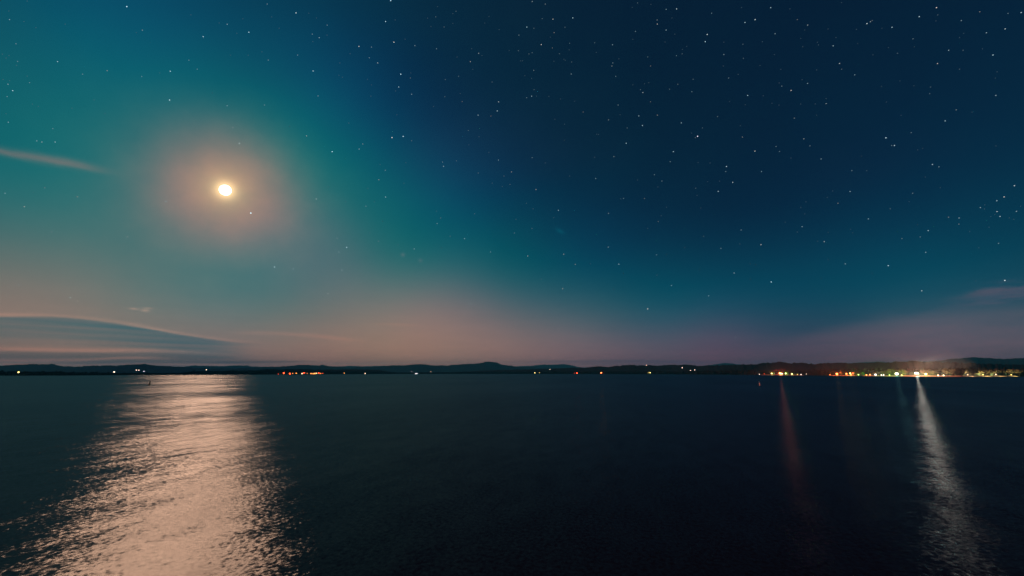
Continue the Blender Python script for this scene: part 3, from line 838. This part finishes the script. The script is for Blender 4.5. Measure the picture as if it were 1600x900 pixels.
# ---------------------------------------------------------------- moon and stars
DM = 60000.0
M_moon = bpy.data.materials.new('moonshine'); M_moon.use_nodes = True
T = NT(M_moon.node_tree); M_moon.node_tree.nodes.clear()
g = T.n('ShaderNodeTexCoord'); nz = T.noise(g.outputs['Generated'], 2.2, 4.0, 0.55).outputs['Fac']
e = T.n('ShaderNodeEmission'); oo = T.n('ShaderNodeOutputMaterial')
e.inputs[0].default_value = (1.0, 0.92, 0.84, 1)
T.L.new(T.m('ADD', 2.2, T.m('MULTIPLY', nz, 2.2)), e.inputs[1]); T.L.new(e.outputs[0], oo.inputs[0])
moon = meshobj('moon', ico('moon', 4, DM * math.tan(math.radians(0.60)), M_moon), None, tuple(MOON * DM))
tag(moon, 'bright full moon glowing above the lake', 'moon')
STARS = """
10900,2128,13 3920,3328,12 13842,2152,11 1982,102,10 11050,538,10 11020,650,10 11798,305,10 13545,368,10 14362,258,10 14632,118,10 15955,195,10 15515,858,10 11350,2600,10 13975,2272,10 15688,3075,10 15850,2900,10 2650,1562,9 6105,8,9
6262,1158,9 7770,1732,9 6125,2148,9 6300,2130,9 8950,278,9 8232,422,9 8458,695,9 10572,138,9 11640,350,9 11682,1490,9 10038,1960,9 9785,2238,9 12042,118,9 13938,425,9 15705,450,9 12360,1412,9 14768,1888,9 5190,2368,9
10520,2368,9 11795,2360,9 11450,2848,9 11222,2988,9 14568,2568,9 14502,3602,9 15575,3135,9 15578,3305,9 15625,3380,9 12050,4405,9 15700,4380,9 3888,502,8 3175,572,8 2660,1112,8 200,1415,8 3740,2238,8 4625,200,8 6025,335,8
6155,658,8 4892,1108,8 7790,1590,8 7470,1798,8 8640,298,8 8308,1502,8 10045,1445,8 10270,375,8 10408,468,8 9982,1810,8 10645,1918,8 13018,715,8 15412,510,8 14822,785,8 14648,992,8 13118,990,8 15560,1490,8 5418,3865,8
4290,4170,8 7258,3728,8 6930,2598,8 8725,3285,8 13282,2990,8 13568,3418,8 12532,3540,8 12878,3775,8 13878,4150,8 14985,3405,8 15318,3242,8 15882,3300,8 1100,4648,8 10120,4825,8 900,960,7 862,2218,7 5608,725,7 6482,712,7
7480,832,7 7350,962,7 6230,1358,7 6432,1472,7 8315,22,7 8925,1155,7 9570,698,7 10408,145,7 11310,850,7 12620,390,7 12110,525,7 13600,338,7 15020,320,7 13355,1168,7 12618,1302,7 12908,1618,7 12560,2168,7 2598,3145,7
6025,3078,7 6830,3492,7 7788,2500,7 7992,2685,7 11898,2680,7 9308,2788,7 8375,2960,7 11580,3592,7 11890,3822,7 9670,4128,7 12830,2482,7 14670,2605,7 15602,3800,7 7350,4742,7 14402,4542,7 150,305,6 3550,378,6 125,1315,6
3550,1650,6 130,1908,6 655,2218,6 575,2200,6 4988,588,6 6820,760,6 5902,982,6 4790,2122,6 8520,62,6 8658,508,6 8108,548,6 8340,1098,6 8230,1525,6 9575,982,6 9560,1030,6 9620,1192,6 9928,490,6 10268,312,6
11118,205,6 11385,1218,6 10810,1432,6 10568,868,6 9658,1640,6 9508,1872,6 10272,1798,6 11600,2140,6 14265,605,6 15308,182,6 15750,208,6 12215,1345,6 12412,1845,6 14940,1715,6 14238,2070,6 80,3018,6 380,3228,6 1210,3072,6
1992,3698,6 5612,2328,6 4942,3108,6 6472,3888,6 4582,4200,6 5342,4220,6 6915,2532,6 8315,2462,6 9592,2445,6 10472,2525,6 11340,2680,6 10225,2728,6 10342,2828,6 8038,3640,6 9742,3100,6 9508,3332,6 8808,3970,6 8245,3998,6
12125,2288,6 12180,2365,6 12655,2278,6 13932,2272,6 13310,2665,6 14260,3018,6 13092,3175,6 13208,4122,6 14465,3940,6 14092,3725,6 14378,3700,6 14820,3392,6 14982,3500,6 295,4450,6 1212,4702,6 3962,4270,6 5125,4588,6 8790,4510,6
10492,4460,6 11470,4265,6 11072,4620,6 11488,5270,6 2225,470,5 250,682,5 275,958,5 1675,1102,5 1290,1158,5 2215,1195,5 2952,940,5 3082,1080,5 112,1508,5 462,1290,5 825,2008,5 3640,1992,5 4175,62,5 5112,392,5
4880,532,5 7125,175,5 6808,262,5 6940,420,5 4192,938,5 4650,860,5 5805,735,5 5770,902,5 6412,1218,5 7165,1190,5 6958,1242,5 7688,1280,5 4970,1498,5 6950,1510,5 7222,1585,5 7670,1812,5 4132,1640,5 6432,2198,5
7318,2038,5 5668,2248,5 8472,290,5 8342,440,5 8828,425,5 8900,675,5 8630,748,5 8100,790,5 8265,842,5 8315,822,5 8740,838,5 8932,968,5 8345,1400,5 9292,668,5 10008,1400,5 10165,1588,5 10120,888,5 10165,1030,5
9962,45,5 11608,690,5 11615,910,5 10830,1238,5 10590,1315,5 10462,1392,5 10658,840,5 11212,1820,5 9800,1998,5 10975,1998,5 10865,2150,5 9112,1750,5 12458,305,5 13628,318,5 14022,830,5 14652,232,5 15048,785,5 14992,1080,5
13150,1080,5 14540,1358,5 14525,1462,5 700,2932,5 2275,2835,5 808,3622,5 6020,2660,5 5918,2808,5 5718,3222,5 5268,3722,5 5915,3768,5 5295,3938,5 6885,3405,5 7035,3690,5 7665,3935,5 7415,3338,5 7132,2512,5 7472,2702,5
7875,2750,5 7970,2880,5 8312,3568,5 10070,3100,5 10285,3460,5 10870,2940,5 10992,3692,5 11265,3880,5 10258,3980,5 9505,3860,5 8988,4130,5 13910,3260,5 15150,3615,5 15452,3550,5 15292,3870,5 15770,3402,5 500,4850,5 3030,4785,5
10265,4298,5 10650,5620,5 1020,375,4 2982,230,4 38,845,4 142,865,4 95,905,4 258,1020,4 2495,1138,4 50,1240,4 152,1258,4 508,1625,4 600,1660,4 425,15,4 5112,548,4 4888,648,4 6175,310,4 7075,212,4
7800,462,4 4092,808,4 6330,610,4 7370,760,4 7388,1082,4 5310,982,4 5350,1205,4 6180,1422,4 5795,1502,4 7190,1460,4 5450,1922,4 7485,2135,4 8895,778,4 8135,950,4 8165,948,4 8655,955,4 8832,940,4 8305,1225,4
8760,1545,4 9888,1325,4 9888,612,4 11912,650,4 11300,1030,4 11535,1160,4 11925,1495,4 11645,1635,4 9688,1790,4 8820,1940,4 8820,2192,4 12770,660,4 12788,700,4 13382,458,4 13882,742,4 14992,585,4 12908,1540,4 13772,1350,4
15188,1750,4 1892,2275,4 1062,2492,4 525,3005,4 2508,2962,4 2932,2678,4 2745,3468,4 5940,2570,4 6312,2862,4 5748,2942,4 4550,3028,4 5850,3152,4 4930,3372,4 4900,3580,4 4575,3588,4 5978,3458,4 5778,3640,4 4618,3902,4
7692,2860,4 7850,2912,4 9290,2455,4 11095,2545,4 8225,3175,4 8330,3262,4 8650,3400,4 8062,3425,4 9700,3105,4 10330,3370,4 10120,3568,4 10892,3052,4 11725,4120,4 14338,2340,4 14415,2318,4 15560,2278,4 13542,2665,4 12592,3152,4
12512,3240,4 12575,3342,4 12458,3625,4 12775,3768,4 15388,3200,4 15382,3262,4 15480,3382,4 15840,3425,4 15945,3220,4 8538,4925,4 9590,4518,4 12830,4350,4 13630,4268,4 12620,4920,4 15245,4388,4 375,335,3 562,430,3 3425,358,3
3700,520,3 2132,508,3 3600,862,3 3880,862,3 425,1188,3 1125,1688,3 1470,1560,3 1640,1772,3 3318,1450,3 95,1775,3 138,170,3 4245,262,3 4825,205,3 4362,440,3 6838,102,3 6682,282,3 6735,412,3 7640,255,3
7530,868,3 7142,890,3 7955,790,3 5470,838,3 5295,1175,3 5742,1238,3 6420,1138,3 5805,1325,3 6775,1662,3 6200,1792,3 4525,1975,3 8600,580,3 8810,925,3 8200,1182,3 8382,1500,3 8575,1505,3 9318,818,3 9670,918,3
10070,1308,3 10138,1290,3 9878,115,3 10170,68,3 11585,118,3 11310,658,3 11875,1020,3 10662,770,3 10730,725,3 10545,532,3 11400,1585,3 10805,2080,3 11570,1960,3 9350,2100,3 9320,2095,3 12342,138,3 13148,38,3 12542,728,3
12100,852,3 12938,452,3 14288,728,3 13640,855,3 15055,520,3 15350,762,3 15580,1120,3 15552,1218,3 12758,1090,3 12532,1245,3 12175,1295,3 12510,1625,3 12738,1622,3 12172,1640,3 12062,1612,3 13850,1592,3 2105,2412,3 2288,3532,3
1200,3825,3 6342,2540,3 5130,2918,3 5400,3150,3 6220,3825,3 6900,3870,3 4362,4012,3 4705,4058,3 6820,3300,3 7638,2382,3 8520,2545,3 10908,2538,3 11242,2830,3 9960,2812,3 8900,2750,3 10412,3238,3 10950,3250,3 11560,3810,3
10700,3868,3 10415,3975,3 9225,4120,3 11805,4132,3 10925,4212,3 12358,2468,3 14458,2765,3 14692,2932,3 13008,2982,3 12925,3082,3 14205,3150,3 12270,3470,3 12940,3628,3 13322,3635,3 12940,4055,3 14335,3510,3 15542,3350,3 6095,4250,3
5982,4232,3 8455,4358,3 9742,4270,3 11725,4362,3 3795,292,2 4945,280,2 7075,365,2 7575,360,2 8980,1580,2 10500,280,2 10392,655,2 8670,1862,2 12575,468,2 12512,598,2 13062,585,2 13400,678,2 13780,440,2 14625,325,2
12200,1082,2 12760,1800,2 14280,1338,2 14080,1800,2 14062,1262,2 7325,2262,2 11055,2838,2 10280,2920,2 13462,2440,2 13292,3582,2
"""

ST = [tuple(int(q) for q in w.split(',')) for w in STARS.split()]
ME_star = ico('star', 1, 1.0, M_star)
DS = 42000.0
def star_geom(xx, yy, b):
    dr = ray(xx, yy)
    ang = (0.30 + 0.018 * b) / 384.0
    ang *= dr.dot(ray(800, 450)) ** 1.2                    # a little smaller where the lens stretches
    pw = (1.7 if xx < 640 or yy > 380 else 0.85) * (b / 10.0) ** 2.0
    tint = random.Random(int(xx * 7 + yy * 13)).random()
    c = (0.58, 0.88, 1.0) if tint < 0.65 else ((1.0, 0.93, 0.85) if tint > 0.85 else (0.78, 0.97, 1.0))
    return dr * DS, ang * DS, tuple(k * pw for k in c)
SPECIAL = {0: 'brightest pinkish star in the upper right of the sky', 1: 'bright star below and right of the moon'}
def star_place(x, y, b):
    """label and group: region of the sky and brightness"""
    if 1500 < x and 275 < y < 350: return 'star of the tight little cluster near the right edge of the sky', 'tight star cluster at the right edge'
    if y > 430: return 'star low over the hazy band above the hills', 'stars low over the hills'
    if x < 130 and y < 230: return 'small star in the loose sprinkle by the upper left corner', 'stars by the upper left corner'
    if x < 640:
        if y < 200: return 'small star in the teal sky above the moon', 'stars in the teal sky above the moon'
        return 'small star beside or below the moon in the teal sky', 'stars beside and below the moon'
    if x < 1000:
        if y < 200: return ('bright' if b > 7 else 'small') + ' star in the dark sky at the top middle', ('bright' if b > 7 else 'small') + ' stars at the top middle'
        return ('bright' if b > 7 else 'small') + ' star in the dark sky over the middle of the lake', ('bright' if b > 7 else 'small') + ' stars over the middle of the lake'
    if y < 200: return ('bright' if b > 7 else 'small') + ' star in the darkest sky at the upper right', ('bright' if b > 7 else 'small') + ' stars at the upper right'
    return ('bright' if b > 7 else 'small') + ' star in the dark sky above the right shore', ('bright' if b > 7 else 'small') + ' stars above the right shore'
faint_v, faint_f, faint_c = [], [], []
for i, (a, b, c) in enumerate(ST):
    xx, yy = a / 10.0, b / 10.0
    pos, rad, colr = star_geom(xx, yy, c)
    if i < 300:
        o = meshobj('star', ME_star, None, tuple(pos)); o.scale = (rad,) * 3
        if i == 0: colr = (colr[0] * 1.15, colr[1] * 0.85, colr[2])
        o.color = colr + (1,)
        if i in SPECIAL: tag(o, SPECIAL[i], 'star')
        else:
            la, gr = star_place(xx, yy, c); tag(o, la, 'star', gr)
    else:
        k = len(faint_v)
        for q in ((1, 0, 0), (-1, 0, 0), (0, 1, 0), (0, -1, 0), (0, 0, 1), (0, 0, -1)): faint_v.append(tuple(pos + Vector(q) * rad))
        for q in ((0, 2, 4), (2, 1, 4), (1, 3, 4), (3, 0, 4), (2, 0, 5), (1, 2, 5), (3, 1, 5), (0, 3, 5)): faint_f.append(tuple(k + j for j in q))
fs_ = meshobj('faint_stars', from_data('faint_stars', faint_v, faint_f, M_star)); fs_.color = (0.10, 0.155, 0.185, 1)
tag(fs_, 'scatter of barely visible faint stars over the whole sky', kind='stuff')

# ---------------------------------------------------------------- night haze over the lake
HZ = 16500.0
hv = MB(); hv.box((0, 0, 219.0), (2 * HZ, 2 * HZ, 442.0))
hz_me = hv.mesh('haze', None)
M_haze = bpy.data.materials.new('night_haze'); M_haze.use_nodes = True
T = NT(M_haze.node_tree); M_haze.node_tree.nodes.clear()
pv = T.n('ShaderNodeVolumePrincipled'); oo = T.n('ShaderNodeOutputMaterial')
pv.inputs['Color'].default_value = (0.02, 0.54, 1.0, 1)
pv.inputs['Density'].default_value = 6.5e-5
pv.inputs['Anisotropy'].default_value = 0.0
T.L.new(pv.outputs[0], oo.inputs['Volume'])
hz_me.materials.append(M_haze)
tag(meshobj('haze', hz_me), 'thin night haze over the lake', kind='stuff')

def halo_volume(name, label, x0, x1, d0, d1, h, density, col):  # added scattering volume that puts a halo round the shore lamps
    vs, fs = [], []; n = 24; sec = ((0.0, -1.5), (0.0, 0.25 * h), (0.28, 0.7 * h), (0.5, h), (0.72, 0.7 * h), (1.0, 0.25 * h), (1.0, -1.5)); m_ = len(sec)
    for i in range(n + 1):
        x = x0 + (x1 - x0) * i / n; a = azim(x); D = shore_D(x); f = 0.04 + 0.96 * min(1.0, i / 4.0, (n - i) / 4.0)
        for q, z in sec:
            dd = (d0 + (d1 - d0) * q) * f; vs.append(((D + dd) * math.sin(a), (D + dd) * math.cos(a), z * (f if z > 0 else 1)))
    for i in range(n):
        b = i * m_
        for k in range(m_): fs.append((b + k, b + (k + 1) % m_, b + m_ + (k + 1) % m_, b + m_ + k))
    fs += [tuple(range(m_))[::-1], tuple(n * m_ + k for k in range(m_))]
    m = bpy.data.materials.new(name); m.use_nodes = True
    T = NT(m.node_tree); m.node_tree.nodes.clear()
    pv = T.n('ShaderNodeVolumePrincipled'); oo = T.n('ShaderNodeOutputMaterial')
    pv.inputs['Color'].default_value = col; pv.inputs['Density'].default_value = density; pv.inputs['Anisotropy'].default_value = 0.2
    T.L.new(pv.outputs[0], oo.inputs['Volume'])
    m.cycles.volume_sampling = 'EQUIANGULAR'
    me = from_data(name, vs, fs, m)
    bm = bmesh.new(); bm.from_mesh(me); bmesh.ops.recalc_face_normals(bm, faces=bm.faces); bm.to_mesh(me); bm.free()
    tag(meshobj(name, me), label, kind='stuff')
halo_volume('lamp_halo_volume', 'added glow volume around the lamps of the right shore', 1150, 1560, -45, 60, 62, 6.5e-4, (0.9, 0.95, 1.0, 1))
